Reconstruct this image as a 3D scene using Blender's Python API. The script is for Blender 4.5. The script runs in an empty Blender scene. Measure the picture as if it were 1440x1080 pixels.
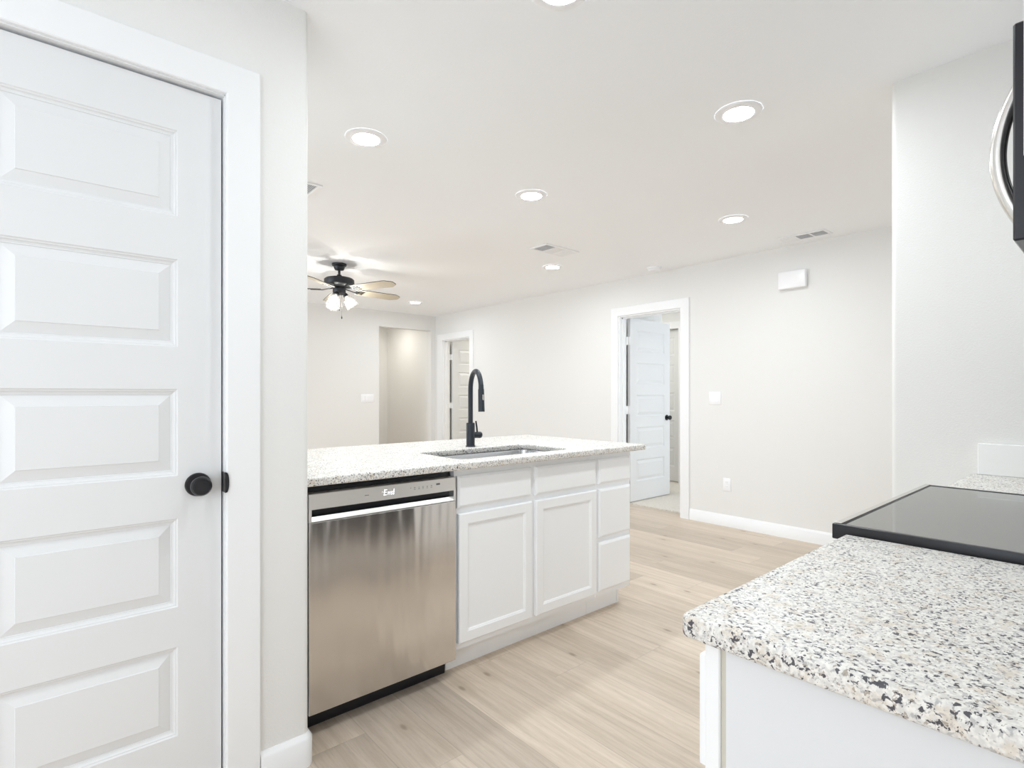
import bpy, bmesh, math, random
from mathutils import Matrix, Vector
random.seed(7)
R = math.radians
PI = math.pi
sc = bpy.context.scene
C = sc.collection

# ------------------------------------------------------------------ camera
CAM_H = 1.2
YAW = math.atan2(0.6551, 0.7555)
cam_d = bpy.data.cameras.new('camera')
cam_d.sensor_width = 36.0
cam_d.lens = 36.0 * 761.0 / 1440.0
cam_d.shift_y = 15.0 / 1440.0
cam_d.clip_start = 0.02
cam = bpy.data.objects.new('camera', cam_d)
cam.location = (0, 0, CAM_H)
cam.rotation_euler = (PI / 2, 0, -YAW)
C.objects.link(cam)
sc.camera = cam

# ------------------------------------------------------------------ world, exposure
w = bpy.data.worlds.new('world')
sc.world = w
w.use_nodes = True
bg = w.node_tree.nodes['Background']
bg.inputs[0].default_value = (0.80, 0.90, 1.0, 1)
bg.inputs[1].default_value = 0.3
sc.view_settings.view_transform = 'Standard'
sc.view_settings.look = 'None'
sc.view_settings.gamma = 1.0
sc.view_settings.exposure = EXPO = 0.06
sc.view_settings.use_curve_mapping = False
sc.cycles.use_denoising = True
sc.cycles.max_bounces = 14
sc.cycles.diffuse_bounces = 10
sc.cycles.glossy_bounces = 4
sc.cycles.transmission_bounces = 6
sc.cycles.transparent_max_bounces = 8
sc.cycles.caustics_reflective = False
sc.cycles.caustics_refractive = False
sc.cycles.sample_clamp_indirect = 4.0

W = dict(down=4.5, bulb=1.5, dining=0.24, living=0.76, entry=0.27, south=0.54, bed=1.0, hall=1.0, bed2=1.15)   #W
L_DOWN = 50.0 * W['down']      # radiance of the downlight lenses
L_BULB = 3.0 * W['bulb']       # watts of each fan bulb


def area(name, loc, rot, sx, sy, watts, col):
    d = bpy.data.lights.new(name, 'AREA')
    d.shape = 'RECTANGLE'
    d.size = sx
    d.size_y = sy
    d.energy = watts
    d.color = col
    o = bpy.data.objects.new(name, d)
    o.location = loc
    o.rotation_euler = rot
    C.objects.link(o)
    return o


DAY = (0.87, 0.955, 1.05)
# daylight through the two west wall windows, then fill panels added at solid walls
area('daylight_dining_window', (-2.93, 0.75, 1.30), (0, -PI / 2, 0), 2.0, 1.7, 85 * W['dining'], DAY)
area('daylight_living_window', (-2.93, 5.35, 1.35), (0, -PI / 2, 0), 1.8, 3.2, 120 * W['living'], (0.84, 0.95, 1.08))
area('entry_fill', (3.7, -1.90, 1.3), (PI / 2, 0, 0), 1.4, 1.7, 50 * W['entry'], DAY)  # added fill at the solid entry wall, brightens the peninsula fronts
area('kitchen_fill', (-1.75, -0.20, 1.35), (PI / 2, 0, 0), 1.3, 1.7, 50 * W['south'], DAY)  # added fill before the windowless back wall, for faces turned this way
area('bedroom_fill', (6.0, 1.06, 1.35), (PI / 2, 0, 0), 1.2, 1.4, 24 * W['bed'], DAY)  # unseen fill added to light the bedroom; its south wall has no opening

# ------------------------------------------------------------------ node helpers


class NT:
    def __init__(s, name):
        s.m = bpy.data.materials.new(name)
        s.m.use_nodes = True
        s.t = s.m.node_tree
        s.b = s.t.nodes['Principled BSDF']
        s.out = s.t.nodes['Material Output']

    def n(s, typ, **kw):
        nd = s.t.nodes.new(typ)
        ins = kw.pop('ins', {})
        for k, v in kw.items():
            setattr(nd, k, v)
        for k, v in ins.items():
            s.set(nd.inputs[k], v)
        return nd

    def set(s, sock, v):
        if isinstance(v, bpy.types.NodeSocket):
            s.t.links.new(v, sock)
        else:
            sock.default_value = v

    def math(s, op, a, b=None, c=None):
        nd = s.n('ShaderNodeMath', operation=op)
        s.set(nd.inputs[0], a)
        if b is not None:
            s.set(nd.inputs[1], b)
        if c is not None:
            s.set(nd.inputs[2], c)
        return nd.outputs[0]

    def mix(s, f, a, b, blend='MIX'):
        nd = s.n('ShaderNodeMix', data_type='RGBA', blend_type=blend)
        s.set(nd.inputs[0], f)
        s.set(nd.inputs[6], a)
        s.set(nd.inputs[7], b)
        return nd.outputs[2]

    def ramp(s, f, lo, hi):
        nd = s.n('ShaderNodeMapRange', interpolation_type='SMOOTHSTEP')
        s.set(nd.inputs[0], f)
        nd.inputs[1].default_value = lo
        nd.inputs[2].default_value = hi
        return nd.outputs[0]

    def noise(s, vec, scale, detail=2.0, rough=0.5, dist=0.0):
        nd = s.n('ShaderNodeTexNoise')
        if vec is not None:
            s.set(nd.inputs['Vector'], vec)
        nd.inputs['Scale'].default_value = scale
        nd.inputs['Detail'].default_value = detail
        nd.inputs['Roughness'].default_value = rough
        nd.inputs['Distortion'].default_value = dist
        return nd.outputs[0]

    def obj(s):
        return s.n('ShaderNodeTexCoord').outputs['Object']

    def mapping(s, vec, loc=(0, 0, 0), rot=(0, 0, 0), scale=(1, 1, 1)):
        nd = s.n('ShaderNodeMapping')
        s.set(nd.inputs[0], vec)
        nd.inputs[1].default_value = loc
        nd.inputs[2].default_value = rot
        nd.inputs[3].default_value = scale
        return nd.outputs[0]

    def bump(s, h, strength, dist):
        nd = s.n('ShaderNodeBump')
        nd.inputs['Strength'].default_value = strength
        nd.inputs['Distance'].default_value = dist
        s.set(nd.inputs['Height'], h)
        s.t.links.new(nd.outputs[0], s.b.inputs['Normal'])

    def P(s, **kw):
        for k, v in kw.items():
            s.set(s.b.inputs[k.replace('_', ' ')], v)
        return s


def c4(r, g, b):
    return (r, g, b, 1)


M = {}


def paint(name, col, rough=0.5, tex=0.0, scale=300.0, spec=0.5):
    t = NT(name)
    v = t.obj()
    n1 = t.noise(v, 1.7, 3)
    col2 = tuple(x * 0.985 for x in col)
    t.P(Base_Color=t.mix(n1, c4(*col), c4(*col2)), Roughness=rough)
    t.b.inputs['Specular IOR Level'].default_value = spec
    if tex:
        t.bump(t.noise(v, scale, 3, 0.55), tex, 0.002)
    M[name] = t.m


paint('wall_paint', (0.80, 0.796, 0.782), 0.6, 0.35, 170, 0.3)
paint('ceiling_paint', (0.93, 0.945, 0.968), 0.8, 0.3, 130, 0.2)
paint('hall_paint', (0.83, 0.825, 0.81), 0.65, 0.2, 170, 0.3)
paint('trim_paint', (0.86, 0.867, 0.877), 0.32, 0.04, 60)
paint('door_paint', (0.75, 0.756, 0.763), 0.36, 0.05, 90)
paint('cabinet_paint', (0.925, 0.937, 0.95), 0.3, 0.03, 60)
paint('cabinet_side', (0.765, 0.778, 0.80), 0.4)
paint('white_plastic', (0.90, 0.90, 0.92), 0.3)
paint('vent_white', (0.88, 0.885, 0.90), 0.4)
paint('duct_grey', (0.50, 0.52, 0.56), 0.7)
paint('black_plastic', (0.012, 0.012, 0.015), 0.35)
paint('groove_beige', (0.63, 0.60, 0.52), 0.7)
paint('counter_splash', (0.87, 0.87, 0.86), 0.16)


def metal(name, col, rough, metallic=1.0, brushed=None, aniso=0.0):
    t = NT(name)
    t.P(Base_Color=c4(*col), Roughness=rough, Metallic=metallic)
    if brushed:
        v = t.mapping(t.obj(), scale=brushed)
        n = t.noise(v, 60, 4, 0.6)
        t.P(Roughness=t.math('ADD', t.math('MULTIPLY', n, 0.10), rough - 0.05))
        t.P(Base_Color=t.mix(n, c4(*col), c4(*[x * 0.86 for x in col])))
        if aniso:
            t.b.inputs['Anisotropic'].default_value = aniso
            tg = t.n('ShaderNodeTangent', direction_type='RADIAL', axis='Z')
            t.t.links.new(tg.outputs[0], t.b.inputs['Tangent'])
    M[name] = t.m


metal('stainless_door', (0.60, 0.575, 0.545), 0.27, 1, (30, 30, 0.6), 0.0)
metal('stainless_panel', (0.93, 0.925, 0.91), 0.45, 1, (0.5, 1, 40))
metal('stainless_bright', (0.56, 0.545, 0.52), 0.42, 1)
metal('sink_steel', (0.72, 0.73, 0.75), 0.22, 1, (1, 20, 20))
metal('handle_steel', (0.70, 0.68, 0.65), 0.22, 1)
metal('matte_black', (0.028, 0.034, 0.045), 0.38, 0.35)
metal('fan_metal', (0.03, 0.032, 0.036), 0.42, 0.4)
metal('bronze_knob', (0.022, 0.022, 0.025), 0.33, 0.5)
metal('hinge_steel', (0.75, 0.74, 0.72), 0.35, 0.9)

# stainless door: sheet metal is never perfectly flat: broad vertical waves bend what it mirrors
t = NT('dishwasher_steel')
v = t.obj()
br = t.noise(t.mapping(v, scale=(500, 500, 2.0)), 2, 4, 0.6)
wave = t.noise(t.mapping(v, scale=(5.0, 1, 0.55)), 1.6, 2, 0.5)
t.P(Base_Color=t.mix(br, c4(0.70, 0.672, 0.645), c4(0.67, 0.642, 0.615)), Metallic=1.0,
    Roughness=t.math('ADD', t.math('MULTIPLY', br, 0.06), 0.17))
t.bump(wave, 0.9, 0.014)
M['dishwasher_steel'] = t.m

t = NT('cooktop_glass')
t.P(Base_Color=c4(0.11, 0.107, 0.092), Roughness=0.03, IOR=2.6)
M['cooktop_glass'] = t.m
t = NT('black_enamel')
t.P(Base_Color=c4(0.008, 0.008, 0.012), Roughness=0.28)
M['black_enamel'] = t.m


def emit(name, col, s):
    t = NT(name)
    t.P(Base_Color=c4(*col), Emission_Color=c4(*col), Emission_Strength=s)
    M[name] = t.m


emit('lens_light', (0.90, 0.965, 1.0), L_DOWN)
emit('display_light', (0.93, 0.96, 1.0), 2.2)
emit('bulb_light', (1.0, 0.95, 0.85), 1.6)

# ribbed clear glass
t = NT('shade_glass')
g = t.n('ShaderNodeBsdfGlossy', ins={'Color': c4(1, 1, 1), 'Roughness': 0.08})
lw0 = t.n('ShaderNodeLayerWeight', ins={'Blend': 0.5})
tr = t.n('ShaderNodeBsdfTransparent', ins={'Color': t.mix(t.ramp(lw0.outputs[1], 0.35, 0.95), c4(0.96, 0.96, 0.95), c4(0.50, 0.50, 0.48))})
tl = t.n('ShaderNodeBsdfTranslucent', ins={'Color': c4(0.95, 0.95, 0.93)})
lw = t.n('ShaderNodeLayerWeight', ins={'Blend': 0.35})
m1 = t.n('ShaderNodeMixShader', ins={0: 0.015, 1: tr.outputs[0], 2: tl.outputs[0]})
m2 = t.n('ShaderNodeMixShader', ins={0: t.math('MULTIPLY', lw.outputs[1], 0.22), 1: m1.outputs[0], 2: g.outputs[0]})
t.t.links.new(m2.outputs[0], t.out.inputs[0])
M['shade_glass'] = t.m

# fan blade wood
t = NT('blade_wood')
v = t.mapping(t.obj(), scale=(3, 60, 60))
n = t.noise(v, 2.2, 4, 0.6, 0.6)
t.P(Base_Color=t.mix(n, c4(0.66, 0.60, 0.49), c4(0.50, 0.44, 0.35)), Roughness=0.45)
M['blade_wood'] = t.m

paint('blade_top', (0.06, 0.055, 0.05), 0.5)
# granite
t = NT('granite')
v = t.obj()
tan = t.ramp(t.noise(t.mapping(v, loc=(3, 1, 7)), 46, 3, 0.6), 0.52, 0.66)
base = t.mix(t.ramp(t.noise(v, 190, 2, 0.5), 0.35, 0.65), c4(0.87, 0.85, 0.81), c4(0.70, 0.685, 0.66))
base = t.mix(t.math('MULTIPLY', tan, 0.50), base, c4(0.66, 0.56, 0.44))
grey = t.ramp(t.noise(t.mapping(v, loc=(9, 4, 2)), 150, 3, 0.62, 0.4), 0.55, 0.62)
base = t.mix(t.math('MULTIPLY', grey, 0.60), base, c4(0.34, 0.335, 0.35))
brn = t.ramp(t.noise(t.mapping(v, loc=(2, 14, 6)), 170, 2, 0.6, 0.3), 0.60, 0.65)
base = t.mix(t.math('MULTIPLY', brn, 0.7), base, c4(0.30, 0.24, 0.18))
clus = t.ramp(t.noise(t.mapping(v, loc=(1, 8, 3)), 26, 2), 0.30, 0.62)
blk = t.noise(t.mapping(v, loc=(5, 5, 1)), 165, 3, 0.55, 0.4)
blk = t.ramp(t.math('ADD', blk, t.math('MULTIPLY', clus, 0.08)), 0.636, 0.668)
base = t.mix(t.math('MULTIPLY', blk, 0.93), base, c4(0.03, 0.03, 0.045))
t.P(Base_Color=base, Roughness=0.46)
t.b.inputs['IOR'].default_value = 1.5
M['granite'] = t.m

# plank floor
t = NT('plank_floor')
sep = t.n('ShaderNodeSeparateXYZ')
t.t.links.new(t.obj(), sep.inputs[0])
PW, PL = 0.195, 1.5
xr = t.math('DIVIDE', t.math('SUBTRACT', sep.outputs[0], 0.865 - 20 * PW), PW)
row = t.math('FLOOR', xr)
wn = t.n('ShaderNodeTexWhiteNoise', noise_dimensions='1D')
t.set(wn.inputs['W'], row)
yr = t.math('ADD', t.math('DIVIDE', sep.outputs[1], PL), t.math('MULTIPLY', wn.outputs[0], 7.0))
colm = t.math('FLOOR', yr)
cv = t.n('ShaderNodeCombineXYZ')
t.set(cv.inputs[0], row)
t.set(cv.inputs[1], colm)
wn2 = t.n('ShaderNodeTexWhiteNoise', noise_dimensions='2D')
t.set(wn2.inputs['Vector'], cv.outputs[0])
idv = wn2.outputs[0]
gv = t.n('ShaderNodeCombineXYZ')
t.set(gv.inputs[0], t.math('ADD', t.math('MULTIPLY', sep.outputs[0], 1.0), t.math('MULTIPLY', idv, 13.0)))
t.set(gv.inputs[1], t.math('ADD', t.math('MULTIPLY', sep.outputs[1], 0.065), t.math('MULTIPLY', idv, 31.0)))
g1 = t.noise(gv.outputs[0], 13, 5, 0.60, 1.4)
g2 = t.noise(gv.outputs[0], 85, 4, 0.6, 0.5)
g3 = t.noise(gv.outputs[0], 5, 2, 0.5, 0.8)
lo = c4(0.535, 0.440, 0.345)
hi = c4(0.67, 0.565, 0.465)
base = t.mix(t.ramp(g1, 0.28, 0.70), lo, hi)
base = t.mix(t.math('MULTIPLY', t.ramp(g2, 0.45, 0.70), 0.28), base, c4(0.40, 0.32, 0.24))
base = t.mix(t.math('MULTIPLY', t.ramp(g3, 0.4, 0.75), 0.30), base, c4(0.69, 0.60, 0.51))
g4 = t.noise(gv.outputs[0], 240, 3, 0.65, 0.2)
base = t.mix(t.math('MULTIPLY', t.ramp(g4, 0.50, 0.70), 0.22), base, c4(0.36, 0.27, 0.19))
wv = t.n('ShaderNodeTexWave', wave_type='BANDS', bands_direction='X')
t.set(wv.inputs['Vector'], gv.outputs[0])
wv.inputs['Scale'].default_value = 9.0
wv.inputs['Distortion'].default_value = 9.0
wv.inputs['Detail'].default_value = 3.0
wv.inputs['Detail Scale'].default_value = 1.2
base = t.mix(t.math('MULTIPLY', t.ramp(wv.outputs[1], 0.72, 1.0), 0.22), base, c4(0.42, 0.33, 0.24))
tone = t.math('ADD', 0.86, t.math('MULTIPLY', idv, 0.24))
tn = t.n('ShaderNodeCombineXYZ')
for k in range(3):
    t.set(tn.inputs[k], tone)
base = t.mix(1.0, base, tn.outputs[0], 'MULTIPLY')
# small knots
vor = t.n('ShaderNodeTexVoronoi', feature='F1', voronoi_dimensions='2D')
kv = t.n('ShaderNodeCombineXYZ')
t.set(kv.inputs[0], t.math('MULTIPLY', sep.outputs[0], 1.9))
t.set(kv.inputs[1], t.math('MULTIPLY', sep.outputs[1], 0.85))
t.set(vor.inputs['Vector'], kv.outputs[0])
vor.inputs['Scale'].default_value = 1.6
kn = t.math('SUBTRACT', 1.0, t.ramp(vor.outputs[0], 0.010, 0.045))
kh = t.math('SUBTRACT', 1.0, t.ramp(vor.outputs[0], 0.03, 0.16))
base = t.mix(t.math('MULTIPLY', kh, 0.25), base, c4(0.40, 0.31, 0.22))
base = t.mix(t.math('MULTIPLY', kn, 0.65), base, c4(0.24, 0.18, 0.12))
fx = t.math('FRACT', xr)
fy = t.math('FRACT', yr)
ex = t.math('MINIMUM', fx, t.math('SUBTRACT', 1.0, fx))
ey = t.math('MINIMUM', fy, t.math('SUBTRACT', 1.0, fy))
seam = t.math('MINIMUM', t.math('MULTIPLY', ex, PW), t.math('MULTIPLY', ey, PL))
sm = t.math('SUBTRACT', 1.0, t.ramp(seam, 0.0004, 0.0020))
base = t.mix(t.math('MULTIPLY', sm, 0.38), base, c4(0.25, 0.20, 0.15))
t.P(Base_Color=base, Roughness=t.math('ADD', 0.30, t.math('MULTIPLY', g1, 0.15)))
t.b.inputs['Specular IOR Level'].default_value = 0.5
t.bump(t.math('SUBTRACT', t.math('MULTIPLY', g2, 0.25), sm), 0.25, 0.0008)
M['plank_floor'] = t.m

t = NT('carpet')
v = t.obj()
n = t.noise(v, 120, 3, 0.7)
t.P(Base_Color=t.mix(t.ramp(n, 0.3, 0.7), c4(0.84, 0.80, 0.73), c4(0.56, 0.51, 0.44)), Roughness=0.95)
t.bump(n, 1.0, 0.006)
M['carpet'] = t.m

# ------------------------------------------------------------------ mesh helpers
ORG = {}


class MB:
    def __init__(s, mat=None):
        s.bm = bmesh.new()
        s.M = mat or Matrix.Identity(4)

    def _add(s, verts, faces):
        vs = [s.bm.verts.new(s.M @ Vector(v)) for v in verts]
        out = []
        for f in faces:
            try:
                out.append(s.bm.faces.new([vs[i] for i in f]))
            except ValueError:
                pass
        return out

    def box(s, x0, x1, y0, y1, z0, z1, bev=0.0, seg=2):
        vs = [(x, y, z) for x in (x0, x1) for y in (y0, y1) for z in (z0, z1)]
        fs = [(0, 1, 3, 2), (4, 6, 7, 5), (0, 4, 5, 1), (2, 3, 7, 6), (0, 2, 6, 4), (1, 5, 7, 3)]
        out = s._add(vs, fs)
        if bev:
            es = list({e for f in out for e in f.edges})
            bmesh.ops.bevel(s.bm, geom=es, offset=bev, segments=seg, profile=0.5, affect='EDGES')
        return s

    def prism(s, poly, z0, z1):
        n = len(poly)
        vs = [(x, y, z0) for x, y in poly] + [(x, y, z1) for x, y in poly]
        fs = [tuple(range(n))[::-1], tuple(range(n, 2 * n))]
        fs += [(i, (i + 1) % n, n + (i + 1) % n, n + i) for i in range(n)]
        s._add(vs, fs)
        return s

    def rings(s, x0, x1, z0, z1, prof, y0, cap=True):
        """nested rectangles facing -Y; prof: (inset, depth behind y0)."""
        vs, fs = [], []
        for ins, dep in prof:
            y = y0 + dep
            vs += [(x0 + ins, y, z0 + ins), (x1 - ins, y, z0 + ins), (x1 - ins, y, z1 - ins), (x0 + ins, y, z1 - ins)]
        for k in range(len(prof) - 1):
            a, b = 4 * k, 4 * k + 4
            for i in range(4):
                j = (i + 1) % 4
                fs.append((a + i, a + j, b + j, b + i))
        if cap:
            a = 4 * (len(prof) - 1)
            fs.append((a, a + 1, a + 2, a + 3))
        s._add(vs, fs)
        return s

    def lathe(s, prof, n=32, M2=None, cap=True, ribs=0, amp=0.0):
        M2 = M2 or Matrix.Identity(4)
        vs, fs = [], []
        for r, z in prof:
            for i in range(n):
                a = 2 * PI * i / n
                rr = r * (1 + (amp * math.cos(ribs * a) if ribs else 0))
                vs.append(M2 @ Vector((rr * math.cos(a), rr * math.sin(a), z)))
        for k in range(len(prof) - 1):
            for i in range(n):
                j = (i + 1) % n
                fs.append((k * n + i, k * n + j, (k + 1) * n + j, (k + 1) * n + i))
        if cap:
            fs.append(tuple(range(n))[::-1])
            fs.append(tuple(range((len(prof) - 1) * n, len(prof) * n)))
        s._add(vs, fs)
        return s

    def tube(s, pts, r, n=14, cap=True, flat=1.0):
        pts = [Vector(p) for p in pts]
        rs = r if isinstance(r, (list, tuple)) else [r] * len(pts)
        tan = []
        for i in range(len(pts)):
            a = pts[max(0, i - 1)]
            b = pts[min(len(pts) - 1, i + 1)]
            tan.append((b - a).normalized())
        up = Vector((0, 0, 1)) if abs(tan[0].z) < 0.9 else Vector((1, 0, 0))
        u = tan[0].cross(up).normalized()
        vs, fs = [], []
        for i, p in enumerate(pts):
            u = (u - tan[i] * u.dot(tan[i])).normalized()
            w2 = tan[i].cross(u)
            for k in range(n):
                a = 2 * PI * k / n
                vs.append(p + (u * math.cos(a) + w2 * math.sin(a) * flat) * rs[i])
        for i in range(len(pts) - 1):
            for k in range(n):
                j = (k + 1) % n
                fs.append((i * n + k, i * n + j, (i + 1) * n + j, (i + 1) * n + k))
        if cap:
            fs.append(tuple(range(n))[::-1])
            fs.append(tuple(range((len(pts) - 1) * n, len(pts) * n)))
        s._add(vs, fs)
        return s

    def build(s, name, mat, parent=None, smooth=False, org=None):
        bm = s.bm
        bmesh.ops.recalc_face_normals(bm, faces=bm.faces[:])
        if parent is not None:
            o0 = ORG[parent.name]
        elif org is not None:
            o0 = Vector(org)
        else:
            o0 = Vector((0, 0, 0))
        if o0.length:
            bmesh.ops.translate(bm, verts=bm.verts[:], vec=-o0)
        me = bpy.data.meshes.new(name)
        if smooth:
            for f in bm.faces:
                f.smooth = True
        bm.to_mesh(me)
        bm.free()
        me.materials.append(M[mat] if isinstance(mat, str) else mat)
        if smooth:
            me.set_sharp_from_angle(angle=R(38))
        o = bpy.data.objects.new(name, me)
        C.objects.link(o)
        if parent is not None:
            o.parent = parent
        else:
            o.location = o0
        ORG[o.name] = o0
        return o


def tag(o, label, cat, group=None):
    o['label'] = label
    o['category'] = cat
    if group:
        o['group'] = group
    return o


def thing(name, label, cat, loc, group=None):
    o = bpy.data.objects.new(name, None)
    o.location = loc
    o.empty_display_size = 0.05
    C.objects.link(o)
    ORG[o.name] = Vector(loc)
    return tag(o, label, cat, group)


def struct(o):
    o['kind'] = 'structure'
    return o


def copy_tree(o, parent=None):
    c = o.copy()
    C.objects.link(c)
    c.parent = parent
    for ch in list(o.children):
        copy_tree(ch, c)
    return c


def sbox(name, mat, *b):
    return struct(MB().box(*b).build(name, mat))


# ------------------------------------------------------------------ the shell
CH = 2.44          # ceiling height
XW = 4.71          # long east wall
YN = 7.29          # north wall
XK = 2.553         # kitchen end wall
YK = -0.253        # kitchen back wall
WT = 0.12
XL = -3.0          # west wall

sbox('floor', 'plank_floor', XL - 0.2, 4.86, -2.2, 9.2, -0.10, 0.0)
cp = struct(MB().box(4.86, 8.6, 0.9, 9.2, -0.10, 0.014).build('floor_bedroom_carpet', 'carpet'))
struct(MB().box(XL - 0.2, 8.6, -2.2, 9.2, CH, CH + 0.1).build('ceiling', 'ceiling_paint'))


def arc(cx, cy, r, a0, a1, n=6):
    return [(cx + r * math.cos(R(a0 + (a1 - a0) * i / n)), cy + r * math.sin(R(a0 + (a1 - a0) * i / n))) for i in range(n + 1)]


# pantry walls: door wall with rounded outside corner and the return behind it
PY = 1.76          # door wall face
PXR = 0.6545       # its right end
D1L, D1R, D1T = -0.213, 0.407, 2.083    # pantry door opening
poly = [(D1R, PY)] + arc(PXR - 0.02, PY + 0.02, 0.02, -90, 0) + [(PXR, 3.3), (PXR - WT, 3.3), (PXR - WT, PY + WT), (D1R, PY + WT)]
o = MB().prism(poly, 0, CH).build('wall_pantry_right', 'wall_paint', smooth=True)
struct(o)
sbox('wall_pantry_left', 'wall_paint', -1.2, D1L, PY, PY + WT, 0, CH)
sbox('wall_pantry_header', 'wall_paint', D1L, D1R, PY, PY + WT, D1T, CH)
sbox('wall_pantry_back', 'wall_paint', -1.2, PXR - WT, 3.18, 3.3, 0, CH)
sbox('wall_pantry_west', 'wall_paint', -1.2, -1.08, PY + WT, 3.18, 0, CH)

# kitchen walls
sbox('wall_kitchen_back', 'wall_paint', XL, XK + WT, YK - WT, YK, 0, CH)
YE = 0.64
poly = [(XK, YK)] + [(XK + WT, YK)] + arc(XK + WT - 0.02, YE - 0.02, 0.02, 0, 90) + arc(XK + 0.02, YE - 0.02, 0.02, 90, 180)
struct(MB().prism(poly, 0, CH).build('wall_kitchen_end', 'wall_paint', smooth=True))

# east wall with two door openings
DA = (2.911, 3.672)        # near bedroom door opening in y
DB = (6.368, 7.075)        # far bedroom door opening
DT = 2.046


def wall_x(name, x0, x1, segs, openings, mat='wall_paint'):
    """wall along y; openings (y0,y1,top) cut from it, one mesh."""
    b = MB()
    ys = segs[0]
    for (a, c, tp) in sorted(openings):
        b.box(x0, x1, ys, a, 0, CH)
        b.box(x0, x1, a, c, tp, CH)
        ys = c
    b.box(x0, x1, ys, segs[1], 0, CH)
    return struct(b.build(name, mat))


wall_x('wall_east', XW, XW + WT, (-2.1, YN + 0.0), [(DA[0], DA[1], DT), (DB[0], DB[1], DT)])
# north wall with the cased-less opening to the hall
OX0, OX1, OT = 3.734, 4.625, 2.207
b = MB().box(XL, OX0, YN, YN + WT, 0, CH).box(OX0, OX1, YN, YN + WT, OT, CH).box(OX1, XW, YN, YN + WT, 0, CH)
struct(b.build('wall_north', 'wall_paint'))
# hall behind it
sbox('wall_hall_east', 'hall_paint', XW, XW + WT, YN + 0.001, 9.0, 0, CH)
sbox('wall_hall_north', 'hall_paint', 3.0, XW, 8.866, 8.98, 0, CH)
sbox('wall_hall_west', 'hall_paint', 3.0, 3.12, YN + WT, 8.866, 0, CH)
# entry beyond the kitchen end wall
sbox('wall_entry_west', 'wall_paint', XK, XK + WT, -2.1, YK - WT, 0, CH)
sbox('wall_entry_south', 'wall_paint', XK + WT, XW, -2.1, -2.0, 0, CH)
# west wall with its windows
b = MB()
ys = -0.37
for (a, c, lo, hi) in [(-0.12, 1.62, 0.28, 2.32), (3.73, 6.97, 0.43, 2.27)]:
    b.box(XL - WT, XL, ys, a, 0, CH).box(XL - WT, XL, a, c, 0, lo).box(XL - WT, XL, a, c, hi, CH)
    ys = c
b.box(XL - WT, XL, ys, YN + WT, 0, CH)
struct(b.build('wall_west', 'wall_paint'))


def window_w(name, y0, y1, z0, z1, nm):
    w_ = struct(MB().box(XL - 0.10, XL - 0.09, y0, y1, z0, z1).build(name, 'trim_paint'))
    return w_


for nm, y0, y1, z0, z1, k in (('window_1', -0.12, 1.62, 0.28, 2.32, 2), ('window_2', 3.73, 6.97, 0.43, 2.27, 3)):
    b = MB()
    f = 0.05
    b.box(XL - 0.09, XL - 0.03, y0, y1, z0, z0 + f).box(XL - 0.09, XL - 0.03, y0, y1, z1 - f, z1)
    for i in range(k + 1):
        yc = y0 + (y1 - y0 - f) * i / k
        b.box(XL - 0.09, XL - 0.03, yc, yc + f, z0 + f, z1 - f)
    struct(b.build(nm, 'trim_paint'))

# bedrooms behind the east wall
sbox('wall_bedroom_south', 'wall_paint', XW + WT, 8.5, 0.9, 1.02, 0, CH)
wall_x('wall_bedroom_east', 6.42, 6.54, (1.02, 4.95), [(4.0, 4.76, 2.09)])
sbox('wall_bedroom_north', 'wall_paint', XW + WT, 6.42, 4.95, 5.07, 0, CH)
sbox('wall_second_bedroom_north', 'hall_paint', XW + WT, 8.5, 7.17, 7.29, 0, CH)
sbox('wall_second_bedroom_east', 'hall_paint', 6.9, 7.02, 5.07, 7.17, 0, CH)
sbox('wall_closet_east', 'hall_paint', 6.9, 7.02, 3.6, 5.07, 0, CH)


sbox('wall_gap_shade', 'wall_paint', XW + WT, 5.72, 3.80, 3.92, 0, CH)  # short wall added behind the open leaf to keep its hinge gap dark

# ------------------------------------------------------------------ trim and baseboards
def baseboard(name, pts, closed=False, h=0.105, t_=0.014):
    """pts: floor polyline of the wall face; the board stands on its left side."""
    b = MB()
    prof = [(0, 0), (t_, 0), (t_, h - 0.018), (t_ - 0.004, h - 0.012), (0.003, h), (0, h)]
    P = [Vector((p[0], p[1])) for p in pts]
    n = len(P)
    nor = []
    for i in range(n):
        ds = []
        if i > 0:
            ds.append((P[i] - P[i - 1]).normalized())
        if i < n - 1:
            ds.append((P[i + 1] - P[i]).normalized())
        ns = [Vector((-d.y, d.x)) for d in ds]
        if len(ns) == 2:
            m = (ns[0] + ns[1]).normalized()
            m = m / max(0.3, m.dot(ns[0]))
        else:
            m = ns[0]
        nor.append(m)
    k = len(prof)
    vs, fs = [], []
    for i in range(n):
        for (q, z) in prof:
            p = P[i] + nor[i] * q
            vs.append((p.x, p.y, z))
    for i in range(n - 1):
        for j in range(k):
            jj = (j + 1) % k
            fs.append((i * k + j, i * k + jj, (i + 1) * k + jj, (i + 1) * k + j))
    fs.append(tuple(range(k)))
    fs.append(tuple(range((n - 1) * k, n * k))[::-1])
    b._add(vs, fs)
    return struct(b.build(name, 'trim_paint', smooth=True))


CW = 0.092       # casing width
pc = [(PXR, 3.3), (PXR, PY + 0.02)] + arc(PXR - 0.02, PY + 0.02, 0.02, 0, -90)[1:] + [(D1R + CW + 0.004, PY)]
baseboard('baseboard_pantry', [(p[0], p[1]) for p in pc][::-1][::-1])
baseboard('baseboard_east', [(XW, -2.0), (XW, DA[0] - CW - 0.004)])
baseboard('baseboard_east_middle', [(XW, DA[1] + CW + 0.004), (XW, DB[0] - CW - 0.004)])
baseboard('baseboard_north', [(OX0, YN), (XL, YN)])
baseboard('baseboard_kitchen_end', [(XK, 0.40), (XK, YE - 0.02)] + [])


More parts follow.
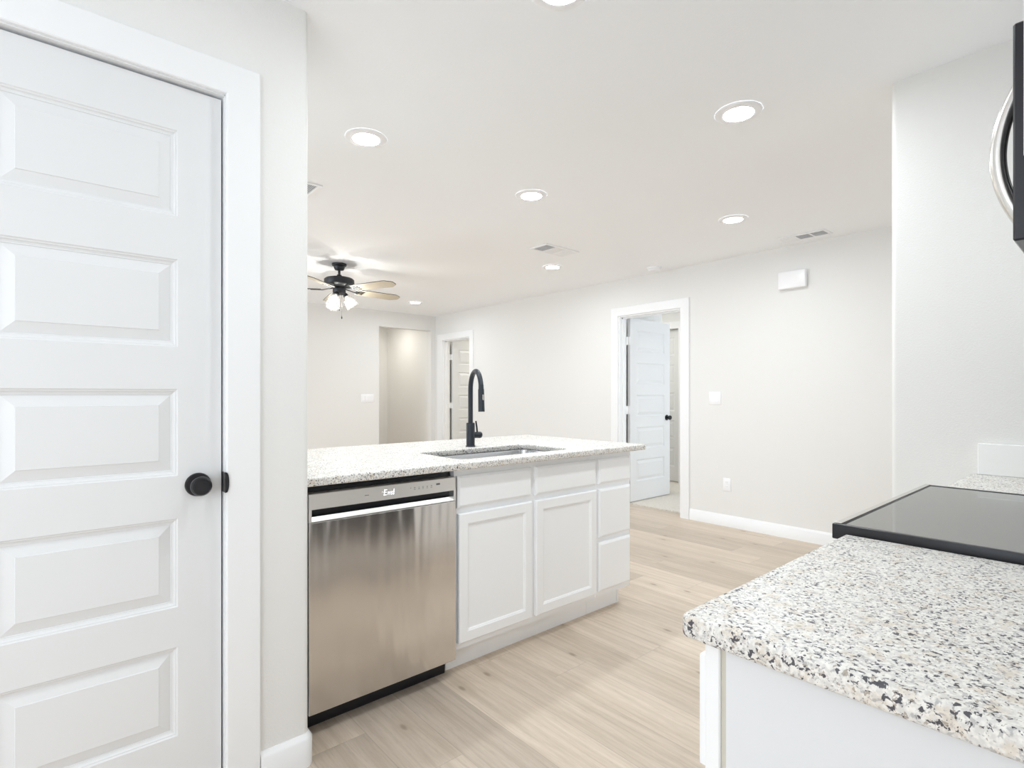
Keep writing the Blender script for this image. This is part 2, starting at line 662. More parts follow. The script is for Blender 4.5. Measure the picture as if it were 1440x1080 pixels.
def ushape(b, x0, x1, top, yf, yb, cl, cr, ct=None, r=0.003):
    """door casing in one piece: outline in x,z, front face yf (toward -Y), back yb, eased edges."""
    ct = ct or cl

    def loop(e):
        return [(x0 - cl + e, 0), (x0 - cl + e, top + ct - e), (x1 + cr - e, top + ct - e), (x1 + cr - e, 0),
                (x1 + e, 0), (x1 + e, top + e), (x0 - e, top + e), (x0 - e, 0)]
    L0 = [(x, yb, z) for x, z in loop(0)]
    L1 = [(x, yf + r, z) for x, z in loop(0)]
    L2 = [(x, yf, z) for x, z in loop(r)]
    vs = L0 + L1 + L2
    fs = []
    for k in (0, 8):
        for i in range(8):
            j = (i + 1) % 8
            fs.append((k + i, k + j, k + 8 + j, k + 8 + i))
    for off in (0, 16):
        fs += [(off + 0, off + 1, off + 6, off + 7), (off + 1, off + 2, off + 5, off + 6), (off + 2, off + 3, off + 4, off + 5)]
    b._add(vs, fs)


def casing_frame(b, x0, x1, top, y0, y1, cw, left=True):
    ushape(b, x0, x1, top, y0, y1, cw, cw)


# pantry door casing (front face y = PY-0.015) and jamb
b = MB()
casing_frame(b, D1L + 0.002, D1R, D1T, PY - 0.015, PY - 0.0005, 0.094)
struct(b.build('trim_1', 'trim_paint'))
b = MB()
b.box(D1R - 0.0025, D1R, PY, PY + WT, 0, D1T)
b.box(D1L, D1L + 0.0025, PY, PY + WT, 0, D1T)
b.box(D1L, D1R, PY, PY + WT, D1T - 0.0025, D1T)
b.box(D1R - 0.014, D1R - 0.0025, PY + 0.056, PY + 0.075, 0, D1T - 0.002)
struct(b.build('trim_2', 'trim_paint'))


def east_casing(name, y0, y1, top, ymax=None):
    Mx = Matrix.Translation((XW, 0, 0)) @ Matrix.Rotation(R(-90), 4, 'Z')
    # local x -> -Y world, local -Y -> -X world
    b = MB()
    hi = y1 + CW if ymax is None else ymax
    b.M = Mx
    ushape(b, -y1, -y0, top, -0.016, -0.0005, hi - y1, CW, CW)
    b.M = Matrix.Identity(4)
    # jamb lining with stop
    for ya, yb in ((y0, y0 + 0.012), (y1 - 0.012, y1)):
        b.box(XW, XW + WT, ya, yb, 0, top)
    b.box(XW, XW + WT, y0 + 0.012, y1 - 0.012, top - 0.012, top)
    b.box(XW + 0.045, XW + 0.078, y0 + 0.012, y0 + 0.024, 0, top - 0.012)
    b.box(XW + 0.045, XW + 0.078, y1 - 0.024, y1 - 0.012, 0, top - 0.012)
    b.box(XW + 0.045, XW + 0.078, y0 + 0.012, y1 - 0.012, top - 0.024, top - 0.012)
    b.box(XW + WT, XW + WT + 0.014, y0 - CW, y0, 0.014, top + CW)
    b.box(XW + WT, XW + WT + 0.014, y0, y1, top, top + CW)
    struct(b.build(name, 'trim_paint'))


east_casing('trim_3', DA[0], DA[1], DT)
east_casing('trim_4', DB[0], DB[1], DT, 7.219)


# ------------------------------------------------------------------ doors
PPROF = [(0, 0), (0.003, 0.003), (0.006, 0.0035), (0.009, 0.007), (0.013, 0.0085), (0.0155, 0.0085), (0.0165, 0.0105),
         (0.044, 0.0025), (0.0455, 0.0005)]


def five_panel(b, width, height, thick, stile, rows, both=True):
    """leaf in local coords: x 0..width, z 0..height, front face y=0 facing -Y."""
    for face in ((0, 1), (thick, -1)) if both else ((0, 1),):
        y0, s_ = face
        Mold = b.M
        if s_ < 0:
            b.M = Mold @ Matrix.Translation((width, thick, 0)) @ Matrix.Rotation(PI, 4, 'Z')
        x0, x1 = stile, width - stile
        vs = [(0, 0, 0), (x0, 0, 0), (x0, 0, height), (0, 0, height), (x1, 0, 0), (width, 0, 0), (width, 0, height), (x1, 0, height)]
        fs = [(0, 1, 2, 3), (4, 5, 6, 7)]
        b._add(vs, fs)
        z = 0
        for (za, zb) in sorted(rows):
            b._add([(x0, 0, z), (x1, 0, z), (x1, 0, za), (x0, 0, za)], [(0, 1, 2, 3)])
            b.rings(x0, x1, za, zb, PPROF, 0)
            z = zb
        b._add([(x0, 0, z), (x1, 0, z), (x1, 0, height), (x0, 0, height)], [(0, 1, 2, 3)])
        b.M = Mold
    e = [(0, 0, 0), (width, 0, 0), (width, thick, 0), (0, thick, 0), (0, 0, height), (width, 0, height), (width, thick, height), (0, thick, height)]
    fs = [(0, 1, 2, 3), (4, 7, 6, 5), (0, 3, 7, 4), (1, 5, 6, 2)]
    if not both:
        fs.append((3, 2, 6, 7))
    b._add(e, fs)


def knob_parts(parent, Mk, name='door_knob'):
    """knob whose axis is local -Y at Mk."""
    Rm = Mk @ Matrix.Rotation(R(90), 4, 'X')     # local +z -> -y
    b = MB(Rm)
    b.lathe([(0.001, 0), (0.0335, 0), (0.0335, 0.004), (0.031, 0.0075), (0.022, 0.009), (0.014, 0.010)], 40)
    b.lathe([(0.0125, 0.008), (0.011, 0.020), (0.012, 0.028), (0.020, 0.033), (0.0265, 0.038), (0.0275, 0.044),
             (0.0265, 0.050), (0.0225, 0.0555), (0.0195, 0.0562), (0.019, 0.0555), (0.001, 0.0552)], 40)
    return b.build(name, 'bronze_knob', parent, smooth=True)


# pantry door (closed)
DY = 1.775
rows = [(0.225, 0.479), (0.593, 0.846), (0.968, 1.216), (1.336, 1.587), (1.709, 1.955)]
k_ = 0.989


def dz(z):                      # measured for plane y=1.795; bring to DY
    return 1.2 + (z - 1.2) * k_


WD = 0.3992 + 0.2065
d1 = MB(Matrix.Translation((-0.2065, DY, 0.012)))
five_panel(d1, WD, dz(2.082) - 0.012, 0.034, 0.1105, [(dz(a) - 0.012, dz(c) - 0.012) for a, c in rows])
door1 = struct(d1.build('door_1', 'door_paint'))
knob_parts(door1, Matrix.Translation((0.3385, DY, 0.941)))
# latch strike on the jamb: dark curved lip
b = MB(Matrix.Translation((0.4055, DY - 0.001, 0.943)))
pts = [(-0.0035, -0.030)] + [(0.0008 + 0.0068 * math.cos(a), 0.029 * math.sin(a)) for a in [R(-90 + 180 * i / 12) for i in range(13)]] + [(-0.0035, 0.030)]
vs = [(x, -0.0335, z) for x, z in pts] + [(x, -0.0310, z) for x, z in pts]
n = len(pts)
b._add(vs, [tuple(range(n)), tuple(range(n, 2 * n))[::-1]] + [(i, (i + 1) % n, n + (i + 1) % n, n + i) for i in range(n)])
b.box(-0.0035, 0.0012, -0.031, 0.004, -0.029, 0.029)
b.build('strike_plate', 'bronze_knob', door1)

rows2 = [(0.215, 0.455), (0.575, 0.815), (0.935, 1.175), (1.295, 1.535), (1.655, 1.895)]


def open_leaf(name, x0, width, y, knob=True, mat='door_paint'):
    """leaf standing perpendicular to the east wall, face toward -Y."""
    b = MB(Matrix.Translation((x0, y, 0.022)))
    five_panel(b, width, 2.02, 0.035, 0.11, rows2)
    d = struct(b.build(name, mat))
    if knob:
        knob_parts(d, Matrix.Translation((x0 + width - 0.065, y, 0.93)))
        knob_parts(d, Matrix.Translation((x0 + width - 0.065, y + 0.035, 0.93)) @ Matrix.Rotation(PI, 4, 'Z'))
    for zc in (0.30, 1.03, 1.79):
        h = MB(Matrix.Translation((x0, y, zc)))
        h.box(-0.050, -0.0002, 0.024, 0.0262, -0.045, 0.045).box(-0.0022, -0.0002, 0.003, 0.024, -0.045, 0.045)
        h.tube([(-0.012, 0.030, -0.045), (-0.012, 0.030, 0.045)], 0.008, 12)
        h.build('hinge', 'trim_paint', d)
    return d


open_leaf('door_2', 4.868, 0.765, 3.633)
open_leaf('door_3', 4.868, 0.70, 7.036)
# closed door deeper in the bedroom
b = MB(Matrix.Translation((6.50, 4.754, 0.02)) @ Matrix.Rotation(R(-90), 4, 'Z'))
five_panel(b, 0.748, 2.06, 0.035, 0.11, [(0.20, 0.46), (0.58, 0.83), (0.955, 1.21), (1.335, 1.59), (1.71, 1.965)], both=False)
d4 = struct(b.build('door_4', 'door_paint'))
b = MB()
for a, c in ((4.0 - 0.09, 4.0), (4.76, 4.85)):
    b.box(6.404, 6.4195, a, c, 0.014, 2.18)
b.box(6.404, 6.4195, 4.0, 4.76, 2.09, 2.18)
struct(b.build('trim_5', 'trim_paint'))

# ------------------------------------------------------------------ cabinets
DPROF = [(0, 0.0195), (0, 0.004), (0.0015, 0.0015), (0.004, 0), (0.044, 0), (0.047, 0.003), (0.050, 0.0035), (0.0535, 0.0075), (0.055, 0.008)]
SPROF = [(0, 0.0195), (0, 0.007), (0.0035, 0.0045), (0.0105, 0.0005), (0.0115, 0)]


def cab_front(parent, name, x0, x1, z0, z1, yf, Mx=None, prof=None, mat='cabinet_paint'):
    b = MB(Mx)
    b.rings(x0, x1, z0, z1, prof or SPROF, yf)
    b._add([(x0, yf + 0.0195, z0), (x1, yf + 0.0195, z0), (x1, yf + 0.0195, z1), (x0, yf + 0.0195, z1)], [(0, 1, 2, 3)])
    return b.build(name, mat, parent)


CT = 0.914
CU = 0.884
FY = 1.885        # front faces of drawers and doors
YB = 1.905        # face frame

sb = thing('sink_base_cabinet', 'white sink base cabinet with two false drawer fronts over two doors, beside the dishwasher', 'cabinet', (1.78, 2.2, 0))
b = MB()
b.box(1.3235, 2.2435, YB, YB + 0.02, 0.108, CU)           # face frame
for xa, xb in ((1.3235, 1.342), (2.225, 2.2435)):
    b.box(xa, xb, YB + 0.02, 2.50, 0.108, CU).box(xa, xb, 1.983, 2.50, 0.0, 0.108)
b.box(1.342, 2.225, YB + 0.02, 2.50, 0.108, 0.125)
b.box(1.342, 2.225, 2.488, 2.50, 0.125, CU)
b.build('body', 'cabinet_paint', sb)
MB().box(1.3225, 2.2435, 1.968, 1.982, 0, 0.108).build('toe_kick', 'cabinet_paint', sb)
for xa, xb in ((1.332, 1.762), (1.789, 2.233)):
    cab_front(sb, 'drawer_front', xa, xb, 0.716, 0.853, FY)
for xa, xb in ((1.338, 1.764), (1.791, 2.236)):
    cab_front(sb, 'door', xa, xb, 0.137, 0.690, FY, prof=DPROF)

dbc = thing('drawer_base_cabinet', 'narrow white cabinet with three stacked drawers at the open end of the peninsula', 'cabinet', (2.39, 2.2, 0))
b = MB()
b.box(2.2455, 2.541, YB, YB + 0.02, 0.108, CU)
b.box(2.2455, 2.264, YB + 0.02, 2.50, 0.108, CU).box(2.2455, 2.264, 1.983, 2.50, 0, 0.108).box(2.5225, 2.541, YB + 0.02, 2.50, 0.108, CU).box(2.5125, 2.5225, 1.968, 2.50, 0, 0.108)
b.box(2.264, 2.5225, YB + 0.02, 2.50, 0.108, 0.125)
b.build('body', 'cabinet_paint', dbc)
MB().box(2.2455, 2.503, 1.968, 1.982, 0, 0.108).build('toe_kick', 'cabinet_paint', dbc)
MB().box(2.5035, 2.5125, 1.963, 2.0, 0, 0.107).build('toe_trim', 'trim_paint', dbc)
for za, zb in ((0.718, 0.853), (0.430, 0.690), (0.139, 0.402)):
    cab_front(dbc, 'drawer', 2.256, 2.530, za, zb, FY)

# knee wall carrying the overhang
sbox('wall_peninsula', 'wall_paint', PXR, 2.541, 2.502, 2.60, 0, CU)


# ------------------------------------------------------------------ countertops
def slab(name, poly, z0, z1, holes=None, r=0.006):
    bm = bmesh.new()
    loops = [poly] + (holes or [])
    edges = []
    for lp in loops:
        vs = [bm.verts.new((x, y, z1)) for x, y in lp]
        for i in range(len(vs)):
            edges.append(bm.edges.new((vs[i], vs[(i + 1) % len(vs)])))
    res = bmesh.ops.triangle_fill(bm, use_beauty=True, use_dissolve=False, edges=edges)
    ext = bmesh.ops.extrude_face_region(bm, geom=bm.faces[:])
    vs = [g for g in ext['geom'] if isinstance(g, bmesh.types.BMVert)]
    bmesh.ops.translate(bm, verts=vs, vec=(0, 0, z0 - z1))
    bmesh.ops.recalc_face_normals(bm, faces=bm.faces[:])
    es = []
    for e in bm.edges:
        if len(e.link_faces) == 2:
            a, c = e.link_faces
            if abs(a.normal.dot(c.normal)) < 0.5 and abs(e.verts[0].co.z - e.verts[1].co.z) < 1e-5:
                es.append(e)
    bmesh.ops.bevel(bm, geom=es, offset=r, segments=3, profile=0.5, affect='EDGES')
    b = MB()
    b.bm.free()
    b.bm = bm
    return b


def rrect(x0, x1, y0, y1, rs, n=5):
    """rounded rectangle; rs radii at (x1,y0),(x1,y1),(x0,y1),(x0,y0)."""
    out = []
    for (cx, cy, a, r) in ((x1, y0, -90, rs[0]), (x1, y1, 0, rs[1]), (x0, y1, 90, rs[2]), (x0, y0, 180, rs[3])):
        sx = -1 if cx == x1 else 1
        sy = 1 if cy == y0 else -1
        if r <= 0:
            out.append((cx, cy))
        else:
            out += arc(cx + sx * r, cy + sy * r, r, a, a + 90, n)
    return out


SX0, SX1, SY0, SY1 = 1.395, 2.105, 1.955, 2.328
hole = rrect(SX0, SX1, SY0, SY1, [0.045] * 4, 6)
top = rrect(PXR + 0.001, 2.63, 1.845, 2.865, [0.02, 0.02, 0, 0])
o = slab('c', top, CU, CT, [hole]).build('peninsula_countertop', 'granite', smooth=True, org=(1.6, 2.3, CU))
tag(o, 'long speckled granite countertop of the peninsula with the sink cut into it', 'countertop')

top = rrect(0.630, 1.247, YK + 0.001, 0.392, [0, 0, 0.012, 0])
o = slab('c', top, CU, CT).build('near_countertop', 'granite', smooth=True, org=(0.95, 0.1, CU))
tag(o, 'speckled granite countertop in the foreground between its free end and the range', 'countertop')
top = rrect(2.006, XK - 0.001, YK + 0.001, 0.392, [0, 0, 0, 0])
o = slab('c', top, CU, CT).build('corner_countertop', 'granite', smooth=True, org=(2.28, 0.1, CU))
tag(o, 'short granite countertop between the far side of the range and the end wall', 'countertop')
o = MB().box(XK - 0.020, XK - 0.001, YK + 0.001, 0.372, CT + 0.0005, 1.026, 0.002, 1).build('side_splash', 'counter_splash', org=(XK, 0.06, CT))
tag(o, 'low white backsplash strip on the end wall above the granite behind the range', 'backsplash')

# sink
sk = thing('kitchen_sink', 'undermount stainless steel kitchen sink set in the peninsula counter below the black faucet', 'sink', (1.75, 2.14, 0.70))
b = MB()
zs = [(0.003, 0.8835, 0.050), (0.002, 0.878, 0.050), (0.0, 0.87, 0.05), (0.006, 0.72, 0.05), (0.030, 0.695, 0.04), (0.16, 0.688, 0.02)]
lps = []
for ins, z, r in [(-0.018, 0.8835, 0.06), (-0.002, 0.8835, 0.047), (0.0, 0.875, 0.046), (0.004, 0.74, 0.048), (0.012, 0.712, 0.05), (0.035, 0.698, 0.05), (0.14, 0.690, 0.04)]:
    lps.append([(x, y, z) for x, y in rrect(SX0 + ins, SX1 - ins, SY0 + ins, SY1 - ins, [r] * 4, 6)])
vs = [p for l in lps for p in l]
n = len(lps[0])
fs = []
for k in range(len(lps) - 1):
    for i in range(n):
        j = (i + 1) % n
        fs.append((k * n + i, k * n + j, (k + 1) * n + j, (k + 1) * n + i))
fs.append(tuple(range((len(lps) - 1) * n, len(lps) * n)))
b._add(vs, fs)
b.build('basin', 'sink_steel', sk, smooth=True)
MB(Matrix.Translation((1.75, 2.16, 0.6905))).lathe([(0.001, 0.0), (0.055, 0.0), (0.055, 0.003), (0.040, 0.003), (0.036, -0.001), (0.012, -0.001), (0.010, 0.005), (0.001, 0.005)], 32).build('drain', 'stainless_bright', sk, smooth=True)

# faucet
fx_, fy_ = 1.779, 2.400
fc = thing('kitchen_faucet', 'matte black gooseneck kitchen faucet standing behind the sink', 'faucet', (fx_, fy_, CT))
b = MB(Matrix.Translation((fx_, fy_, CT)))
b.lathe([(0.027, 0), (0.027, 0.004), (0.0235, 0.007), (0.0235, 0.128), (0.022, 0.131), (0.0135, 0.132)], 32)
b.build('body', 'matte_black', fc, smooth=True)
tip = Vector((fx_ - 0.066, fy_ - 0.185, 0))
base = Vector((fx_, fy_, 0))
dr = (tip - base)
Lr = dr.length
dr.normalize()
r_ = Lr / 2
zc = 1.235
pts = [base + Vector((0, 0, CT + 0.12)), base + Vector((0, 0, 1.10)), base + Vector((0, 0, 1.19))]
rr_ = 0.094
for i in range(19):
    a = PI - PI * i / 18 * 0.93
    pts.append(base + dr * (rr_ + rr_ * math.cos(a)) + Vector((0, 0, 1.225 + 0.100 * math.sin(a) * 1.0)))
endp = pts[-1]
spout = pts
MB().tube(spout, 0.0132, 18).build('spout', 'matte_black', fc, smooth=True)
e2 = endp + dr * 0.008 + Vector((0, 0, -0.135))
e1 = endp + (e2 - endp) * 0.12
MB().tube([endp + (endp - e2) * 0.03, e1, e1 + (e2 - e1) * 0.05, e2], [0.0135, 0.014, 0.0158, 0.0168], 20).build('spray_head', 'matte_black', fc, smooth=True)
sh = endp + (e2 - endp) * 0.45 + Vector((0.0, -0.0145, 0))
MB(Matrix.Translation(sh)).box(-0.004, 0.004, -0.003, 0.003, -0.015, 0.015, 0.0015).build('spray_button', 'handle_steel', fc)
b = MB(Matrix.Translation((fx_, fy_, CT + 0.062)) @ Matrix.Rotation(R(90), 4, 'Y'))
b.lathe([(0.0175, 0.018), (0.0175, 0.050), (0.0165, 0.051), (0.0165, 0.053), (0.0180, 0.054), (0.0180, 0.068), (0.016, 0.071), (0.002, 0.071)], 28)
hd = b.build('handle', 'matte_black', fc, smooth=True)
MB().tube([(fx_ + 0.046, fy_, CT + 0.074), (fx_ + 0.040, fy_ - 0.004, CT + 0.105), (fx_ + 0.032, fy_ - 0.006, CT + 0.140)], [0.005, 0.0048, 0.0042], 12).build('lever', 'matte_black', hd, smooth=True)

# ------------------------------------------------------------------ dishwasher
dw = thing('dishwasher', 'stainless steel dishwasher with a lit display, under the left end of the peninsula counter', 'dishwasher', (1.005, 2.15, 0))
DX0, DX1 = 0.697, 1.3165
b = MB()
b.box(DX0 + 0.004, DX1 - 0.002, 1.925, 2.49, 0.10, 0.868)
b.build('tub', 'black_plastic', dw)
MB().box(DX0 - 0.018, DX1 - 0.006, 1.955, 1.965, 0.0, 0.10).build('toe_panel', 'black_plastic', dw)
# door skin, folded round its edges
b = MB()
b.box(DX0, DX1, 1.880, 1.925, 0.081, 0.7525, 0.003, 2)
b.build('door', 'dishwasher_steel', dw)
# control panel with pocket handle
px0, px1, pz0, pz1 = 0.7075, 1.3065, 0.755, 0.797
b = MB()
yf = 1.880
b.box(DX0, DX1, yf, 1.925, pz1, 0.853, 0.002, 1)
b.box(DX0, px0, yf, 1.925, 0.7535, pz1 + 0.002)
b.box(px1, DX1, yf, 1.925, 0.7535, pz1 + 0.002)
b.build('control_panel', 'stainless_panel', dw)
b = MB()
b.box(px0, px1, 1.915, 1.924, 0.7535, pz1)
b.build('pocket', 'black_plastic', dw)
b = MB()
prof = [(yf, 0.7535), (yf, 0.756), (yf + 0.012, 0.7705), (yf + 0.016, 0.7705), (yf + 0.018, 0.757), (1.9145, 0.757), (1.9145, 0.7535)]
vs = [(px0, y, z) for y, z in prof] + [(px1, y, z) for y, z in prof]
n = len(prof)
b._add(vs, [tuple(range(n)), tuple(range(n, 2 * n))[::-1]] + [(i, (i + 1) % n, n + (i + 1) % n, n + i) for i in range(n)])
b.build('handle', 'stainless_bright', dw)
# display: the letters E n d
b = MB(Matrix.Translation((1.0, yf - 0.0004, 0.8265)))


def stroke(b, pts, wd=0.0014):
    for (x0, z0), (x1, z1) in zip(pts, pts[1:]):
        d = Vector((x1 - x0, 0, z1 - z0))
        L = d.length
        d.normalize()
        nn = Vector((-d.z, 0, d.x)) * wd / 2
        p0 = Vector((x0, 0, z0)) - d * wd * 0.4
        p1 = Vector((x1, 0, z1)) + d * wd * 0.4
        vs = [p0 + nn, p1 + nn, p1 - nn, p0 - nn]
        vs = [tuple(q) for q in vs] + [(q.x, 0.0006, q.z) for q in vs]
        b._add(vs, [(0, 1, 2, 3), (7, 6, 5, 4), (0, 4, 5, 1), (1, 5, 6, 2), (2, 6, 7, 3), (3, 7, 4, 0)])


def sl(x, z):
    return (x + z * 0.12, z)


stroke(b, [sl(-0.005, 0.0095), sl(-0.0145, 0.0095), sl(-0.0145, -0.0095), sl(-0.005, -0.0095)])
stroke(b, [sl(-0.0145, 0.0), sl(-0.0065, 0.0)])
stroke(b, [sl(0.0015, -0.0095), sl(0.0015, -0.0005), sl(0.0095, -0.0005), sl(0.0095, -0.0095)])
stroke(b, [sl(0.0255, 0.0095), sl(0.0255, -0.0095), sl(0.0165, -0.0095), sl(0.0165, -0.0005), sl(0.0255, -0.0005)])
stroke(b, [(-0.0235, 0.003), (-0.0225, 0.003)], 0.0016)
b.build('display', 'display_light', dw)
b = MB(Matrix.Translation((0, yf - 0.0003, 0)))


def mark(x, z, wx, wz):
    b.box(x - wx / 2, x + wx / 2, 0, 0.0006, z - wz / 2, z + wz / 2)


mark(0.913, 0.8245, 0.016, 0.0022)
t = NT('panel_print')
t.P(Base_Color=c4(0.16, 0.16, 0.165), Roughness=0.5)
M['panel_print'] = t.m
b.build('brand_mark', 'panel_print', dw)
b = MB(Matrix.Translation((0, yf - 0.0003, 0)))
for i, x in enumerate((1.100, 1.118, 1.138, 1.156, 1.176, 1.196)):
    z = 0.8305
    mark(x, z, 0.007 if i % 2 else 0.004, 0.0015)
    if i:
        mark(x, z - 0.004, 0.006, 0.0012)
        mark(x, z - 0.008, 0.009, 0.0010)
b.box(1.219, 1.237, 0, 0.0006, 0.829, 0.8365)
b.build('buttons', 'panel_print', dw)

# ------------------------------------------------------------------ near run: base cabinets, range
def near_base(name, label, x0, x1, doors, with_side):
    th = thing(name, label, 'cabinet', ((x0 + x1) / 2, 0.0, 0))
    b = MB()
    b.box(x0 + 0.019, x1, YK + 0.001, 0.351, 0.108, 0.125).box(x0 + 0.019, x1, YK + 0.001, YK + 0.015, 0.125, CU)
    b.box(x1 - 0.018, x1, YK + 0.015, 0.351, 0.125, CU)
    b.build('body', 'cabinet_paint', th)
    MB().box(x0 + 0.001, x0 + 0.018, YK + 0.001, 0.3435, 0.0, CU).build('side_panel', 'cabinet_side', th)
    MB().box(x0 + 0.005, x0 + 0.018, 0.3437, 0.3517, 0.108, CU).build('groove_line', 'groove_beige', th)  # beige strip in the groove behind the face frame
    MB().box(x0, x1, 0.352, 0.3725, 0.108, CU, 0.0015, 1).build('face_frame', 'cabinet_paint', th)
    MB().box(x0 + 0.019, x1, 0.285, 0.297, 0, 0.108).build('toe_kick', 'cabinet_paint', th)
    Mx = Matrix.Translation((0, 0.3935, 0)) @ Matrix.Scale(-1, 4, (0, 1, 0))
    n = doors
    wd = (x1 - x0 - 0.03) / n
    cab_front(th, 'drawer', x0 + 0.013, x1 - 0.013, 0.702, 0.850, 0.0, Mx)
    for i in range(n):
        a = x0 + 0.013 + i * wd
        cab_front(th, 'door', a, a + wd - 0.006 + (0.01 if i == n - 1 else 0), 0.137, 0.676, 0.0, Mx, DPROF)
    return th


near_base('range_side_cabinet', 'white base cabinet with plain end panel under the foreground granite counter', 0.659, 1.246, 1, True)
near_base('corner_base_cabinet', 'white base cabinet under the short counter between range and end wall', 2.006, XK - 0.002, 1, False)

rg = thing('electric_range', 'black smooth-top electric range between the two granite counters', 'range', (1.6265, 0.1, 0))
RX0, RX1, RY0, RY1 = 1.250, 2.003, -0.235, 0.418
b = MB()
b.box(RX0 + 0.004, RX1 - 0.004, RY0, 0.375, 0.02, 0.898)
for xx in (RX0 + 0.05, RX1 - 0.05):
    for yy in (RY0 + 0.05, 0.32):
        b.box(xx - 0.02, xx + 0.02, yy - 0.02, yy + 0.02, 0, 0.02)
b.build('body', 'black_enamel', rg)
b = MB()
zt = 0.931
ft = 0.013
for (xa, xb, ya, yb) in ((RX0, RX0 + ft, RY0, RY1), (RX1 - ft, RX1, RY0, RY1), (RX0 + ft, RX1 - ft, RY1 - 0.020, RY1), (RX0 + ft, RX1 - ft, RY0, RY0 + 0.02)):
    b.box(xa, xb, ya, yb, 0.899, zt, 0.0025, 2)
b.build('cooktop_frame', 'black_enamel', rg, smooth=True)
MB().box(RX0 + ft, RX1 - ft, RY0 + 0.02, RY1 - 0.020, 0.922, 0.9295).build('cooktop_glass', 'cooktop_glass', rg)
MB().box(RX0 + 0.006, RX1 - 0.006, RY1 - 0.0165, RY1 - 0.0045, zt + 0.0003, zt + 0.0022, 0.0007, 1).build('front_trim', 'handle_steel', rg)
MB().box(RX0 + 0.002, RX1 - 0.002, 0.376, 0.412, 0.80, 0.898, 0.004).build('control_panel', 'black_enamel', rg)
for i in range(5):
    xk = RX0 + 0.10 + i * 0.138
    MB(Matrix.Translation((xk, 0.412, 0.845)) @ Matrix.Rotation(R(-90), 4, 'X')).lathe([(0.022, 0), (0.020, 0.022), (0.018, 0.025), (0.001, 0.025)], 24).build('knob', 'handle_steel', rg, smooth=True)
MB().box(RX0 + 0.004, RX1 - 0.004, 0.376, 0.408, 0.235, 0.792, 0.004).build('oven_door', 'black_enamel', rg)
b = MB()
b.tube([(RX0 + 0.06, 0.45, 0.735), (RX1 - 0.06, 0.45, 0.735)], 0.011, 14)
for xx in (RX0 + 0.09, RX1 - 0.09):
    b.tube([(xx, 0.408, 0.735), (xx, 0.45, 0.735)], 0.008, 10)
b.build('oven_handle', 'handle_steel', rg, smooth=True)
MB().box(RX0 + 0.004, RX1 - 0.004, 0.376, 0.405, 0.05, 0.228, 0.004).build('storage_drawer', 'stainless_panel', rg)

# ------------------------------------------------------------------ microwave and upper cabinets
mw = thing('microwave', 'black over-the-range microwave with an arched steel handle, cut by the frame edge', 'microwave', (1.64, -0.06, 1.448))
MX0, MX1 = 1.285, 2.0
MB().box(MX0, MX1, YK + 0.001, 0.104, 1.462, 1.855, 0.002, 1).build('body', 'black_enamel', mw)
MB().box(MX0 + 0.001, MX1 - 0.001, YK + 0.02, 0.125, 1.448, 1.4615).build('base_plate', 'stainless_panel', mw)
MB().box(MX0 + 0.003, MX1 - 0.18, 0.105, 0.142, 1.47, 1.852, 0.003, 1).build('door', 'black_enamel', mw)
MB().box(MX1 - 0.178, MX1 - 0.001, 0.105, 0.140, 1.47, 1.852, 0.003, 1).build('control_panel', 'black_enamel', mw)
b = MB()
pts = []
for i in range(25):
    a = R(-90 + 180 * i / 24)
    q = -1 + 2 * i / 24
    pts.append((1.345, 0.1685 - 0.036 * q * q, 1.641 + 0.130 * q))
b.tube(pts, 0.0125, 16)
b.build('handle', 'handle_steel', mw, smooth=True)


def upper(name, label, x0, x1, z0, z1, n):
    th = thing(name, label, 'cabinet', ((x0 + x1) / 2, YK + 0.15, z0))
    MB().box(x0, x1, YK + 0.001, 0.055, z0, z1).build('body', 'cabinet_paint', th)
    Mx = Matrix.Translation((0, 0.0752, 0)) @ Matrix.Scale(-1, 4, (0, 1, 0))
    wd = (x1 - x0) / n
    for i in range(n):
        cab_front(th, 'door', x0 + i * wd + 0.001, x0 + (i + 1) * wd - 0.001, z0 + 0.001, z1 - 0.002, 0.0, Mx, DPROF)


upper('wall_cabinet', 'white upper cabinet beside the microwave, a sliver at the frame edge', 0.752, 1.283, 1.44, 2.20, 1)
upper('wall_cabinet', 'short white upper cabinet above the microwave', 1.285, 2.0, 1.857, 2.20, 2)
upper('wall_cabinet', 'white upper cabinet between microwave and end wall', 2.003, XK - 0.002, 1.44, 2.20, 1)

# ------------------------------------------------------------------ ceiling lights
LAB = [((2.31, 1.145), 'large round recessed downlight in the ceiling nearest the kitchen end wall'),
       ((1.18, 2.435), 'round recessed downlight in the ceiling above the dishwasher end of the peninsula'),
       ((2.293, 2.462), 'round recessed downlight in the ceiling above the sink faucet, middle of the kitchen'),
       ((3.682, 1.864), 'small round recessed downlight in front of the bedroom door, beside the three-cell ceiling vent'),
       ((3.731, 3.704), 'small round recessed downlight just past the square ceiling vent'),
       ((3.775, 6.334), 'smallest farthest recessed downlight, beyond the ceiling fan by the hall opening'),
       ((1.19, 1.147), 'recessed downlight overhead, only its edge showing at the top of the picture')]
src = None
for (x, y), lab in LAB:
    if src is None:
        src = thing('recessed_downlight', lab, 'ceiling light', (x, y, CH), 'recessed downlights')
        MB(Matrix.Translation((x, y, CH))).lathe([(0.098, -0.0003), (0.097, -0.004), (0.090, -0.0075), (0.070, -0.010), (0.064, -0.009), (0.0625, -0.004)], 48, cap=False).build('trim_ring', 'white_plastic', src, smooth=True)
        MB(Matrix.Translation((x, y, CH))).lathe([(0.001, -0.0055), (0.063, -0.0055)], 48, cap=False).build('lens', 'lens_light', src, smooth=True)
    else:
        c = copy_tree(src)
        c.location = (x, y, CH)
        c['label'] = lab
